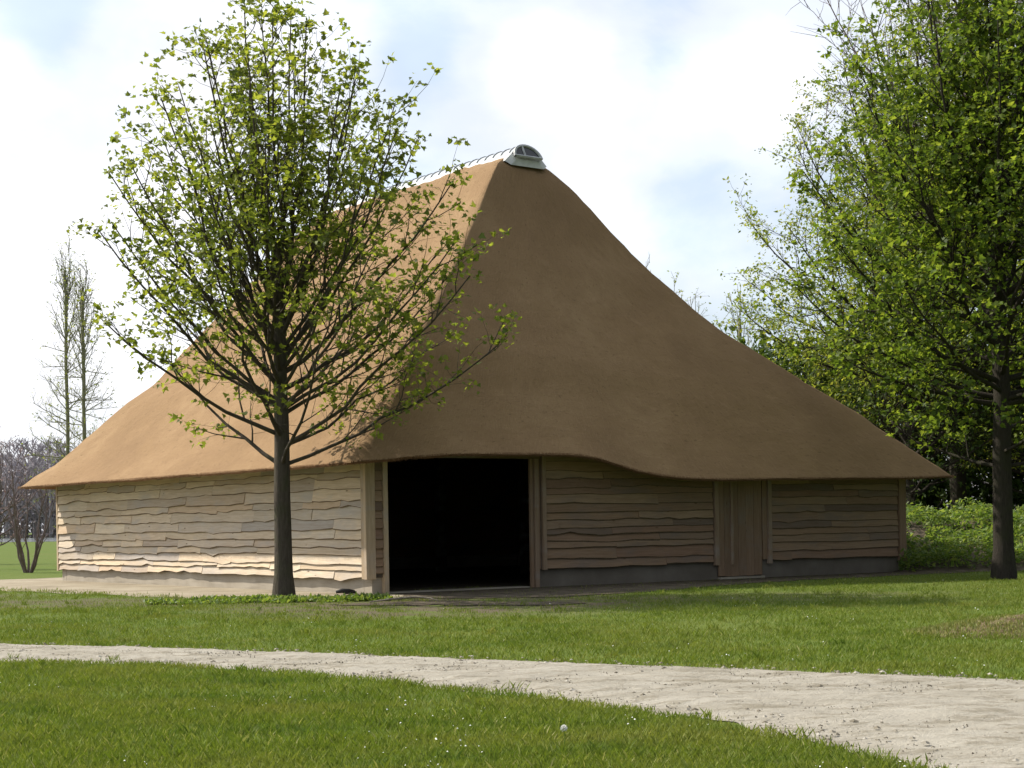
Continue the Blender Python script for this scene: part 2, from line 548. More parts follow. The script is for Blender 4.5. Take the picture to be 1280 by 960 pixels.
def path():
    n, m = 520, 54
    ix = np.linspace(0, len(PATH_FAR) - 1, 900)

    def by_index(pl):                       # the two edges are paired point by point
        return np.stack([np.interp(ix, range(len(pl)), [p[c_] for p in pl]) for c_ in (0, 1)], 1)
    f, nn = by_index(PATH_FAR), by_index(PATH_NEAR)
    # pair the edges by even arclength fraction over the seen part
    ks = np.concatenate([np.linspace(0, .2, 40, endpoint=False), np.linspace(.2, .86, n - 80, endpoint=False), np.linspace(.86, 1, 40)])
    vs = []
    for k in ks:
        kk = k * 899
        i_ = min(898, int(kk))
        a = f[i_] + (f[i_ + 1] - f[i_]) * (kk - i_)
        b = nn[i_] + (nn[i_ + 1] - nn[i_]) * (kk - i_)
        for j in range(m):
            q = j / (m - 1)
            x = lerp(a[0], b[0], q)
            y = lerp(a[1], b[1], q)
            e = min(q, 1 - q)
            if j in (0, m - 1):
                pass
            edge = max(0, 1 - e * 5) ** 2
            x += edge * .12 * fbm(x * 1.7, y * 1.7, 3)
            y += edge * .22 * fbm(x * .9, y * .9, 9)
            sm = min(1, e * 5)
            sm = sm * sm * (3 - 2 * sm)
            cl = lambda q_: max(-1.0, min(1.0, q_))
            z = 0.007 + sm * (0.042 + .020 * cl(fbm(x * 1.1, y * 1.1)) + .010 * cl(fbm(x * 5, y * 5, 2)) + .009 * cl(fbm(x * 14, y * 14, 4)))
            vs.append((x, y, z))
    fs = [(i * m + j, (i + 1) * m + j, (i + 1) * m + j + 1, i * m + j + 1) for i in range(len(ks) - 1) for j in range(m - 1)]
    o = mesh_obj('sand_path', vs, fs, M_sand, smooth=True)
    tag(o, 'pale sandy path crossing the lawn in front of the barn', kind='structure')
    # clods and stones lying on the path
    mb = MB()
    r = random.Random(3)
    for i in range(1500):
        k = r.randint(250, 740)
        q = r.betavariate(.7, .7)
        a, b = f[k], nn[k]
        x, y = lerp(a[0], b[0], q), lerp(a[1], b[1], q)
        s = r.choice([.006, .007, .008, .010, .012, .015, .022]) * r.uniform(.7, 1.2)
        b0 = len(mb.v)
        pts = [(0, 0, .6), (1, .2, .1), (.2, 1, .15), (-1, .1, .1), (-.1, -1, .05), (.7, .7, -.2), (-.7, .7, -.2), (-.7, -.7, -.2), (.7, -.7, -.2)]
        for p in pts:
            mb.v.append((x + p[0] * s * r.uniform(.8, 1.4), y + p[1] * s * r.uniform(.7, 1.2), .045 + p[2] * s))
        for q4 in ((0, 1, 5), (0, 5, 2), (0, 2, 6), (0, 6, 3), (0, 3, 7), (0, 7, 4), (0, 4, 8), (0, 8, 1)):
            mb.f.append(tuple(b0 + i for i in q4))
    for i in range(3800):
        k = r.randint(260, 720)
        q = r.random()
        a, b = f[k], nn[k]
        x, y = lerp(a[0], b[0], q), lerp(a[1], b[1], q)
        s = r.choice([.004, .005, .006, .007, .009])
        b0 = len(mb.v)
        z_ = .045 if .2 < q < .8 else .03
        for dx, dy, dz in ((0, 0, 1), (1.3, .1, -.6), (-.6, 1.0, -.6), (-.7, -1.1, -.6)):
            mb.v.append((x + dx * s * r.uniform(.7, 1.3), y + dy * s * r.uniform(.7, 1.3), z_ + dz * s))
        mb.f += [(b0, b0 + 1, b0 + 2), (b0, b0 + 2, b0 + 3), (b0, b0 + 3, b0 + 1)]
    o = mb.build('path_clods', M_gravel)
    tag(o, 'small dark clods and stones scattered on the sandy path', kind='stuff')


path()


def sheet(name, poly, z, mat, label, wob=.25, kind='structure', n=260):
    pl = resample(poly + [poly[0]], n)
    cx, cy = pl.mean(0)
    vs = []
    for x, y in pl:
        vs.append((x + wob * fbm(x * .8, y * .8, 1), y + wob * 1.5 * fbm(x * .8, y * .8, 7), z))
    o = mesh_obj(name, vs, [tuple(range(len(vs) - 1))], mat)
    tag(o, label, kind=kind)
    return o


sheet('sand_apron', APRON_POLY, 0.008, M_apron, 'trodden strip of grey sand round the foot of the barn', .3)
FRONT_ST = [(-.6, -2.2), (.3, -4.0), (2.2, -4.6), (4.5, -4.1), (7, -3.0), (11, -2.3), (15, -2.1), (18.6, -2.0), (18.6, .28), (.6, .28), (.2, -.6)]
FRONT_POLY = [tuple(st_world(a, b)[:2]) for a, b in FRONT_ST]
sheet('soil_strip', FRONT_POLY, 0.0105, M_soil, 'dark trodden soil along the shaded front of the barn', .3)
for i, (x, y, a, b) in enumerate(SOIL_PATCHES):
    poly = [(x + a * math.cos(k / 24 * 2 * math.pi), y + b * math.sin(k / 24 * 2 * math.pi)) for k in range(24)]
    sheet('soil_patch', poly, 0.012 + .001 * i, M_soil, 'bare patch of dark soil in the grass', .35, n=120)


def far_water():
    vs = [(-400, 256, .02), (60, 256, .02), (60, 420, .02), (-400, 420, .02)]
    o = mesh_obj('pond', vs, [(0, 1, 2, 3)], M_water)
    tag(o, 'pale strip of water beyond the far lawn', kind='structure')


far_water()

# ------------------------------------------------------------------ the barn
barn = empty('thatched_barn', A, RZ)
tag(barn, 'large barn with steep brown thatched roof, waney oak cladding and open black doorway', 'barn')

EAVE_F = [(-1.24, 2.76), (-.28, 2.82), (.5, 2.895), (1.3, 2.955), (3, 2.99), (4.35, 3.0), (4.9, 2.985), (5.4, 2.92), (5.97, 2.79), (6.7, 2.63), (7.4, 2.535), (8.2, 2.475), (9.2, 2.456), (12, 2.485), (15.85, 2.52), (17.97, 2.57)]
ES0, ES1, ET0, ET1 = -1.15, 18.0, -1.0, 17.72
RS, RT0, RT1, RZT = 7.1, 4.15, 12.95, 10.9
PROF_L = [(0, 0), (.06, .045), (.12, .095), (.23, .20), (.33, .325), (.45, .44), (.55, .54), (.68, .68), (.78, .79), (.92, .958), (1, 1.0)]
PROF_B = [(0, 0), (.12, .085), (.23, .192), (.34, .30), (.43, .368), (.55, .512), (.68, .66), (.8, .79), (.92, .935), (1, 1.0)]
PROF_R = [(0, 0), (.08, .071), (.17, .148), (.27, .236), (.36, .305), (.45, .38), (.55, .463), (.62, .53), (.73, .655), (.83, .798), (.9, .902), (.95, .958), (1, 1.0)]


def roof():
    # perimeter points of a unit frame: (side, fraction); corner rounding by blending
    nF, nS = 110, 90
    V = 64
    per = []                       # list of (a, b) with a,b in [0,1]: position along s and t
    rc = .016

    def corner(cx, cy, a0):
        out = []
        for k in range(7):
            an = a0 + k / 6 * math.pi / 2
            out.append((cx + rc * math.cos(an), cy + rc * math.sin(an)))
        return out
    for k in range(nF):
        per.append((lerp(rc, 1 - rc, (k + .5) / nF), 0.0))
    per += corner(1 - rc, rc, -math.pi / 2)
    for k in range(nS):
        per.append((1.0, lerp(rc, 1 - rc, (k + .5) / nS)))
    per += corner(1 - rc, 1 - rc, 0)
    for k in range(nF):
        per.append((lerp(1 - rc, rc, (k + .5) / nF), 1.0))
    per += corner(rc, 1 - rc, math.pi / 2)
    for k in range(nS):
        per.append((0.0, lerp(1 - rc, rc, (k + .5) / nS)))
    per += corner(rc, rc, math.pi)
    n = len(per)
    RW = .34

    def eave_z(a, b, s):
        zf = interp(s, EAVE_F)
        left = 2.75
        right = 2.57
        back = lerp(2.75, 2.57, a)
        # weight towards the front edge only
        wf = max(0.0, 1 - b * 10)
        base = lerp(left, right, a)
        return base, (zf - base) * wf

    def point(a, b, v, inner=False):
        es, et = lerp(ES0, ES1, a), lerp(ET0, ET1, b)
        rs, rt = lerp(RS - RW, RS + RW, a), lerp(RT0 - .1, RT1 + .1, b)
        # the hips stay crisp near the eaves and grow rounder upwards
        s, t_ = lerp(es, rs, v), lerp(et, rt, v)
        base, lift = eave_z(a, b, es)
        q = lerp(lerp(interp(v, PROF_L), interp(v, PROF_B), b), interp(v, PROF_R), a)
        z = base + (RZT - base) * q + lift * (1 - v) ** 1.9
        return s, t_, z
    # arc lengths for the uv map
    vs, uvs = [], []
    cum = [0.0]
    for i in range(1, n + 1):
        p = point(*per[i % n], 0)
        q = point(*per[i - 1], 0)
        cum.append(cum[-1] + math.dist(p[:2], q[:2]))
    rows = []
    for j in range(V + 1):
        v = (j / V)
        row = []
        for i in range(n):
            s, t_, z = point(*per[i], v)
            nz = .035 * fbm(s * .55, t_ * .55, z * .55) + .014 * fbm(s * 2.3, t_ * 2.3, z * 2.3)
            if j == 0:
                nz += .010 * fbm(s * 7, t_ * 7, 3)
            # push along the slope normal, roughly outward and up
            a, b = per[i]
            dx, dy = (a - .5), (b - .5)
            l = math.hypot(dx, dy) or 1
            row.append((s + nz * .55 * dx / l, t_ + nz * .55 * dy / l, z + nz * .8))
        rows.append(row)
    faces, fuv = [], []
    verts = [p for row in rows for p in row]
    L0 = 0.0
    for j in range(V):
        for i in range(n):
            i2 = (i + 1) % n
            faces.append((j * n + i, j * n + i2, (j + 1) * n + i2, (j + 1) * n + i))
            fuv.append(((cum[i], j / V * 13), (cum[i + 1], j / V * 13), (cum[i + 1], (j + 1) / V * 13), (cum[i], (j + 1) / V * 13)))
    top = V * n
    faces.append(tuple(top + i for i in range(n)))
    fuv.append(tuple((0, 0) for i in range(n)))
    me = bpy.data.meshes.new('thatch')
    me.from_pydata(verts, [], faces)
    ul = me.uv_layers.new(name='UVMap')
    flat = [c for f in fuv for uvc in f for c in uvc]
    ul.data.foreach_set('uv', flat)
    me.polygons.foreach_set('use_smooth', [True] * len(faces))
    me.update()
    o = link('thatch', me, M_thatch, barn)
    # cut eave edge and the underside (inner face of the thatch)
    verts, faces = [], []
    prof = [(0.0, 0.0), (.10, -.035), (.45, .06)]
    for k, (inw, dz) in enumerate(prof):
        for i in range(n):
            p = rows[0][i]
            a, b = per[i]
            s, t_, z = p
            v = inw / 6.0
            q = point(a, b, v)
            p0 = point(a, b, 0)
            verts.append((s + q[0] - p0[0], t_ + q[1] - p0[1], z + dz - .002))
    nr = 3
    for v in (.2, .4, .6, .8, .97):
        for i in range(n):
            a, b = per[i]
            s, t_, z = point(a, b, v)
            verts.append((s, t_, z - .38))
        nr += 1
    for j in range(nr - 1):
        for i in range(n):
            i2 = (i + 1) % n
            faces.append((j * n + i2, j * n + i, (j + 1) * n + i, (j + 1) * n + i2))
    mesh_obj('eave_underside', verts, faces, M_thatch_edge, barn, smooth=False)


roof()


def reed_fringe():
    rg = np.random.default_rng(77)
    V = []
    for k in range(15000):
        q = rg.random()
        if q < .52:
            s_, t_ = rg.uniform(ES0 + .1, ES1 - .1), ET0
            z, out = interp(s_, EAVE_F), (0, -1)
        else:
            s_, t_ = ES0, rg.uniform(ET0 + .1, ET1 - .1)
            z, out = 2.75, (-1, 0)
        s_ += .035 * fbm(s_ * .55, t_ * .55, z * .55) * 0
        ln = rg.uniform(.015, .085)
        j = rg.normal(0, .35)
        inn = rg.uniform(-.01, .09)
        x, y = s_ - out[0] * inn, t_ - out[1] * inn
        tx, ty = -out[1], out[0]
        b = Vector((x, y, z + .02 - inn * .3))
        e = b + Vector((out[0] * ln * .75 + tx * j * ln * .5, out[1] * ln * .75 + ty * j * ln * .5, -ln * rg.uniform(.5, .9) - .02))
        w_ = .004
        V += [tuple(b + Vector((tx * w_, ty * w_, .01))), tuple(b - Vector((tx * w_, ty * w_, -.01))), tuple(e)]
    o = np_mesh('reed_fringe', V, np.arange(len(V)).reshape(-1, 3), 3, M_thatch_edge, barn)
    o['kind'] = 'stuff'


reed_fringe()


def ridge_cap():
    root = mesh_obj('ridge_skylight', *ridge_shell(), M_glass, barn, smooth=True)
    t0, t1 = RT0 - .38, RT1 + .38
    # pale flashing strip that laps onto the thatch on both sides and round the ends
    mb = MB()
    hw = .40
    prof = [(-hw - .27, 10.64), (-hw - .06, 10.85), (-hw - .015, 10.885), (-hw, 10.80), (hw, 10.80), (hw + .015, 10.885), (hw + .06, 10.85), (hw + .27, 10.64)]
    ts = [t0 - .13, t0 - .05] + list(np.linspace(t0, t1, 12)) + [t1 + .05, t1 + .13]
    for k, t_ in enumerate(ts):
        endk = k in (0, len(ts) - 1)
        for (s, z) in prof:
            mb.v.append((RS + s * (.78 if endk else 1), t_, min(z, 10.80) - .10 if endk else (min(z, 10.84) if k in (1, len(ts) - 2) else z)))
    m = len(prof)
    for k in range(len(ts) - 1):
        for j in range(m - 1):
            mb.f.append((k * m + j, k * m + j + 1, (k + 1) * m + j + 1, (k + 1) * m + j))
    mb.f.append(tuple(range(m - 1, -1, -1)))
    mb.f.append(tuple((len(ts) - 1) * m + j for j in range(m)))
    mb.build('flashing', M_white, root)
    # ribs
    nrib = 27
    base = None
    for k in range(nrib):
        t_ = lerp(t0 + .12, t1 - .12, k / (nrib - 1))
        if base is None:
            b = MB()
            pts = arch_pts(.012)
            b.tube([(p[0], 0, p[1]) for p in pts], [.012] * len(pts), 4, cap=False)
            base = b.build('rib', M_rib, root, loc=(RS, t_, 0))
        else:
            o = base.copy()
            o.parent = root
            o.location = (RS, t_, 0)
            C.objects.link(o)
    # top rail
    MB().box(RS - .02, RS + .02, t0, t1, 11.09, 11.11).build('ridge_rail', M_rib, root)
    for te, sgn in ((t0, -1), (t1, 1)):
        pts = arch_pts(0.0, 14)
        # arched end frame
        b = MB()
        b.tube([(RS + p[0], te + sgn * (.012 + .16 * (1 - (p[1] - 10.77) / .33)), p[1]) for p in pts], [.04] * len(pts), 5)
        b.tube([(RS - .42, te + sgn * .18, 10.78), (RS + .42, te + sgn * .18, 10.78)], [.04, .04], 5)
        fr = b.build('end_frame', M_grey, root)
        inner = arch_pts(-.015, 12)
        for side in (-1, 1):
            vs = [(RS + (-.10), te + sgn * .17, 10.77)]
            half = [p for p in inner if (p[0] <= -.10 if side < 0 else p[0] >= -.10)]
            pp = [(RS + p[0], te + sgn * (.005 + .16 * (1 - (p[1] - 10.77) / .33)), p[1]) for p in half]
            topz = 10.77 + .33 * math.sqrt(max(0, 1 - (.10 / .42) ** 2))
            tp = (RS - .10, te + sgn * .01, topz)
            vs += pp + [tp] if side < 0 else [tp] + pp
            mesh_obj('pane', vs, [tuple(range(len(vs)))], M_dglass, fr)
        MB().tube([(RS - .10, te + sgn * .185, 10.77), (RS - .10, te + sgn * .03, 11.08)], [.028, .028], 5).build('mullion', M_grey, fr)


def arch_pts(off=0.0, n=10):
    return [(-(.42 + off) * math.cos(math.pi * k / n), 10.77 + (.33 + off) * math.sin(math.pi * k / n)) for k in range(n + 1)]


def ridge_shell():
    pts = arch_pts(0.0)
    t0, t1 = RT0 - .38, RT1 + .38
    vs = [(RS + p[0], t_, p[1]) for t_ in (t0, t1) for p in pts]
    m = len(pts)
    return vs, [(j, j + 1, m + j + 1, m + j) for j in range(m - 1)]


ridge_cap()


def plank_mesh(length, h, seed, amp, thick=.058):
    r = random.Random(seed)
    n = max(2, min(9, int(length / .3)))
    ph = r.uniform(0, 100)
    bite = [(r.uniform(0, length), r.uniform(.12, .35), r.uniform(-.04, .045)) for _ in range(r.randint(0, 2))]
    bk = r.uniform(.006, .022)
    vs = []
    for i in range(n + 1):
        x = length * (i + (r.uniform(-.25, .25) if 0 < i < n else 0)) / n
        z = amp * (fbm(x * .9 + ph, ph, 0, 3) + .45 * fbm(x * 4 + ph, ph, 5, 2))
        for (bx, bw, ba) in bite:
            z += ba * math.exp(-((x - bx) / bw) ** 2) * (amp / .03)
        bow = .008 * fbm(x * .7 + ph, 3, ph, 2)
        b = bk * r.uniform(.5, 1.3)
        vs += [(x, -.006, h + .06), (x, -thick + bow, z + b), (x, -thick + .012 + bow, z - .004), (x, -.002, z + .045)]
    fs = []
    for i in range(n):
        a, b = i * 4, (i + 1) * 4
        fs += [(a + 1, b + 1, b, a), (a + 2, b + 2, b + 1, a + 1), (a + 3, b + 3, b + 2, a + 2)]
    fs += [(0, 3, 2, 1), (n * 4, n * 4 + 1, n * 4 + 2, n * 4 + 3)]
    return vs, fs


pl_i = [0]


def clad(parent, origin, along, rz, length, z0, z1, step, amp, mat, piece=(1.3, 4.6), drift=.0, top_fn=None):
    """rows of live edge planks; origin is (s, t) of the wall's left end seen from outside, along a unit vector"""
    z = z0
    row = 0
    while z < z1 - .08:
        h = step * rnd.uniform(.7, 1.3)
        x = 0.0
        first = True
        while x < length - .02:
            ln = rnd.uniform(*piece)
            if first:
                ln *= rnd.uniform(.4, 1.0)
                first = False
            if x + ln > length - .7:
                ln = length - x
            hz = min(h, z1 - z)
            if top_fn is None or z < top_fn(x + ln * .5) + .1:
                pl_i[0] += 1
                vs, fs = plank_mesh(ln - .006, hz, pl_i[0], amp * (0.55 if row == 0 and amp < .02 else 1))
                push = rnd.uniform(-.008, .012)
                out = (along[1], -along[0])
                o = mesh_obj('plank', vs, fs, mat, parent,
                             loc=(origin[0] + along[0] * x + out[0] * push, origin[1] + along[1] * x + out[1] * push, z + drift * (x / length) + rnd.uniform(-.008, .008)),
                             rot=(0, rnd.uniform(-.006, .006), rz))
                o.data.materials.append(M_barkedge)
                for p in o.data.polygons:
                    if p.index < len(fs) - 2 and p.index % 3 > 0:
                        p.material_index = 1
            x += ln
        z += h
        row += 1


def walls():
    # plinths
    pl = MB().box(.0, .32, .33, LEN - .33, -.2, .40).build('plinth', M_conc, barn)
    MB().box(0, .30, 0, .32, -.2, .39).build('plinth', M_conc, barn)
    MB().box(4.44, 10.04, 0, .3, -.2, .47).build('plinth', M_concd, barn)
    MB().box(11.56, W, 0, .3, -.2, .49).build('plinth', M_concd, barn)
    MB().box(W - .3, W, .3, LEN, -.2, .47).build('plinth', M_conc, barn)
    MB().box(0, W - .3, LEN - .31, LEN, -.2, .41).build('plinth', M_conc, barn)
    MB().box(.30, 4.26, .03, .45, -.2, .035).build('door_sill', M_conc, barn)
    MB().box(10.04, 11.56, -.12, .3, -.2, .06).build('door_sill', M_conc, barn)
    # inner boarding behind the planks
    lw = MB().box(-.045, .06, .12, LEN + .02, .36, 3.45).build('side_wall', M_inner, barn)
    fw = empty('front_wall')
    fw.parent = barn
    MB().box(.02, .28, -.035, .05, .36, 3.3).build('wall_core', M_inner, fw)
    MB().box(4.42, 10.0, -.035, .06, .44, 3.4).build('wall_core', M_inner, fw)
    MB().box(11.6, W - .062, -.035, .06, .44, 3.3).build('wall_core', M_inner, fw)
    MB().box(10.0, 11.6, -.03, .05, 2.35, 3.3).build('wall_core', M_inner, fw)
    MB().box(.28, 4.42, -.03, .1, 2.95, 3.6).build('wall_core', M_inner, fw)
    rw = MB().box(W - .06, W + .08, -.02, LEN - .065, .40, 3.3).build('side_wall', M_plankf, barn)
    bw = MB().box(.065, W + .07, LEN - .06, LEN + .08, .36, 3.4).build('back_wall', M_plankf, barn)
    # left wall: seen from outside its left end is the far one, t = LEN, running towards t = 0
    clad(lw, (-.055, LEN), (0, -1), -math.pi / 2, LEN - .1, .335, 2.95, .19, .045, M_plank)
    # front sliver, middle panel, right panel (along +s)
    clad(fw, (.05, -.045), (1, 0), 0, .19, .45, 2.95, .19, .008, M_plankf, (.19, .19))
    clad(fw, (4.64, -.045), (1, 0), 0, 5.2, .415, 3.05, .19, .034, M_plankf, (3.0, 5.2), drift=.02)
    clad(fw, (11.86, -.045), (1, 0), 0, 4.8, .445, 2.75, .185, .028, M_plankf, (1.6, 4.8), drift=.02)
    # posts and battens
    MB().box(-.19, .045, -.10, -.005, .33, 3.05).build('corner_post', M_post, barn)
    MB().box(-.185, -.05, -.004, .11, .335, 3.05).build('corner_post', M_post, barn)
    MB().box(-.11, -.058, LEN + .03, LEN + .14, .30, 3.0).build('corner_post', M_post, barn)
    MB().box(W - .07, W + .2, -.12, -.03, .30, 2.7).build('corner_post', M_door, barn)
    MB().box(0.25, .36, -.115, .06, -.02, 3.0).build('door_jamb', M_post, barn)
    MB().box(4.21, 4.29, -.06, .0, -.02, 3.0).build('door_jamb', M_door, barn)
    MB().box(4.305, 4.41, -.11, .05, .0, 3.0).build('door_jamb', M_postf, barn)
    MB().box(4.43, 4.49, -.05, -.005, .42, 3.0).build('door_jamb', M_door, barn)
    MB().box(4.52, 4.625, -.12, -.03, .40, 3.05).build('batten', M_postf, barn)
    MB().box(.21, 4.45, -.13, .10, 2.93, 3.14).build('lintel', M_beam, barn)
    MB().box(9.87, 10.0, -.12, -.03, .36, 2.7).build('batten', M_postf, barn)
    MB().box(11.72, 11.84, -.12, -.03, .36, 2.6).build('batten', M_postf, barn)
    # small boarded door
    d = empty('boarded_door')
    d.parent = barn
    d.location = (10.02, -.04, .07)
    xs = [0, .20, .43, .68, .95, 1.22, 1.50]
    for k in range(len(xs) - 1):
        dy = [0, -.004, .003, -.002, .004, 0][k]
        MB().box(xs[k] + .004, xs[k + 1] - .004, -.03 + dy, .01 + dy, rnd.uniform(0, .02), 2.45).build('board', M_door, d)
    MB().box(.40, .475, -.075, -.036, .3, 2.5).build('cover_batten', M_postf, d)
    MB().box(1.53, 1.69, -.03, .01, .40, 2.45).build('board', M_door, d)
    # timber frame inside the barn, dim beyond the doorway
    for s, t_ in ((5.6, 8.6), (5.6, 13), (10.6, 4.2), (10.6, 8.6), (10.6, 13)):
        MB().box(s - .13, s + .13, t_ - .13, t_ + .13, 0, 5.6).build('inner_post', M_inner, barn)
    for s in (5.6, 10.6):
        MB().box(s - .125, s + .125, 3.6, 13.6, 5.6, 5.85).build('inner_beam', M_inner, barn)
    fl = MB()
    fl.v = [(.3, .3, .02), (W - .3, .3, .02), (W - .3, LEN - .32, .02), (.3, LEN - .32, .02)]
    fl.f = [(0, 1, 2, 3)]
    fl.build('earth_floor', M_soil, barn)


walls()


def hay_heap():
    p = st_world(3.0, 5.6)
    vs, fs = [], []
    n, m = 14, 6
    for j in range(m + 1):
        q = j / m
        for i in range(n):
            an = i / n * 2 * math.pi
            rr = lerp(.55, .16, q ** 1.2) * (1 + .18 * fbm(math.cos(an) * 1.5, math.sin(an) * 1.5, q * 3))
            vs.append((rr * math.cos(an), rr * math.sin(an), 1.45 * q))
    for j in range(m):
        for i in range(n):
            fs.append((j * n + i, j * n + (i + 1) % n, (j + 1) * n + (i + 1) % n, (j + 1) * n + i))
    fs.append(tuple(m * n + i for i in range(n)))
    o = mesh_obj('straw_heap', vs, fs, M_thatch_edge, None, True, loc=(p.x, p.y, .02))
    tag(o, 'dim brown tapering heap standing inside the dark doorway', 'heap')


hay_heap()

# ------------------------------------------------------------------ foliage and trees
MAPLE = [(0, 0), (.18, .10), (.42, .06), (.34, .26), (.52, .40), (.26, .48), (.16, .66), (0, 1.0), (-.16, .66), (-.26, .48), (-.52, .40), (-.34, .26), (-.42, .06), (-.18, .10)]


def leaves(name, pts, dirs, size, mat, parent, shape='maple', seed=1, droop=.35, jitter=.35):
    """one small leaf per point; pts (N,3), dirs (N,3) rough pointing direction"""
    rg = np.random.default_rng(seed)
    N = len(pts)
    pts = np.asarray(pts, float)
    d = np.asarray(dirs, float) + rg.normal(0, jitter, (N, 3))
    d[:, 2] -= droop
    d /= np.linalg.norm(d, axis=1, keepdims=True) + 1e-9
    up = np.array([0, 0, 1.0]) + rg.normal(0, .55, (N, 3))
    x = np.cross(d, up)
    x /= np.linalg.norm(x, axis=1, keepdims=True) + 1e-9
    nrm = np.cross(x, d)
    sz = size * rg.uniform(.55, 1.3, (N, 1))
    if shape == 'maple':
        P = np.array(MAPLE)
        K = len(P)
        bend = np.abs(P[:, 0]) * .35
        V = pts[:, None, :] + sz[:, None] * (P[None, :, 0, None] * x[:, None, :] + P[None, :, 1, None] * d[:, None, :] + bend[None, :, None] * nrm[:, None, :])
        base = np.arange(N)[:, None] * K
        # quads and triangles fanned from the stalk
        tri = np.array([(0, i, i + 1) for i in range(1, K - 1)])
        F = (base[:, :, None] + tri[None]).reshape(-1, 3)
        return np_mesh(name, V.reshape(-1, 3), F, 3, mat, parent)
    wq = .09 if shape == 'blade' else .27
    P = np.array([(0, 0, 0), (wq, .42, .06), (0, 1, -.08), (-wq, .42, .06)])
    V = pts[:, None, :] + sz[:, None] * (P[None, :, 0, None] * x[:, None, :] + P[None, :, 1, None] * d[:, None, :] + P[None, :, 2, None] * nrm[:, None, :])
    F = np.arange(N * 4).reshape(N, 4)
    return np_mesh(name, V.reshape(-1, 3), F, 4, mat, parent)


def bez(p0, p1, p2, n, r, wob):
    out = []
    o = Vector((r.uniform(0, 50), r.uniform(0, 50), r.uniform(0, 50)))
    for i in range(n + 1):
        t = i / n
        p = p0 * (1 - t) ** 2 + p1 * 2 * t * (1 - t) + p2 * t * t
        k = wob * math.sin(math.pi * min(1, t * 1.1)) if i < n else wob * .3
        p = p + Vector((fbm(o.x + t * 3, o.y), fbm(o.y + t * 3, o.z), .5 * fbm(o.z + t * 3, o.x))) * k
        out.append(p)
    return out


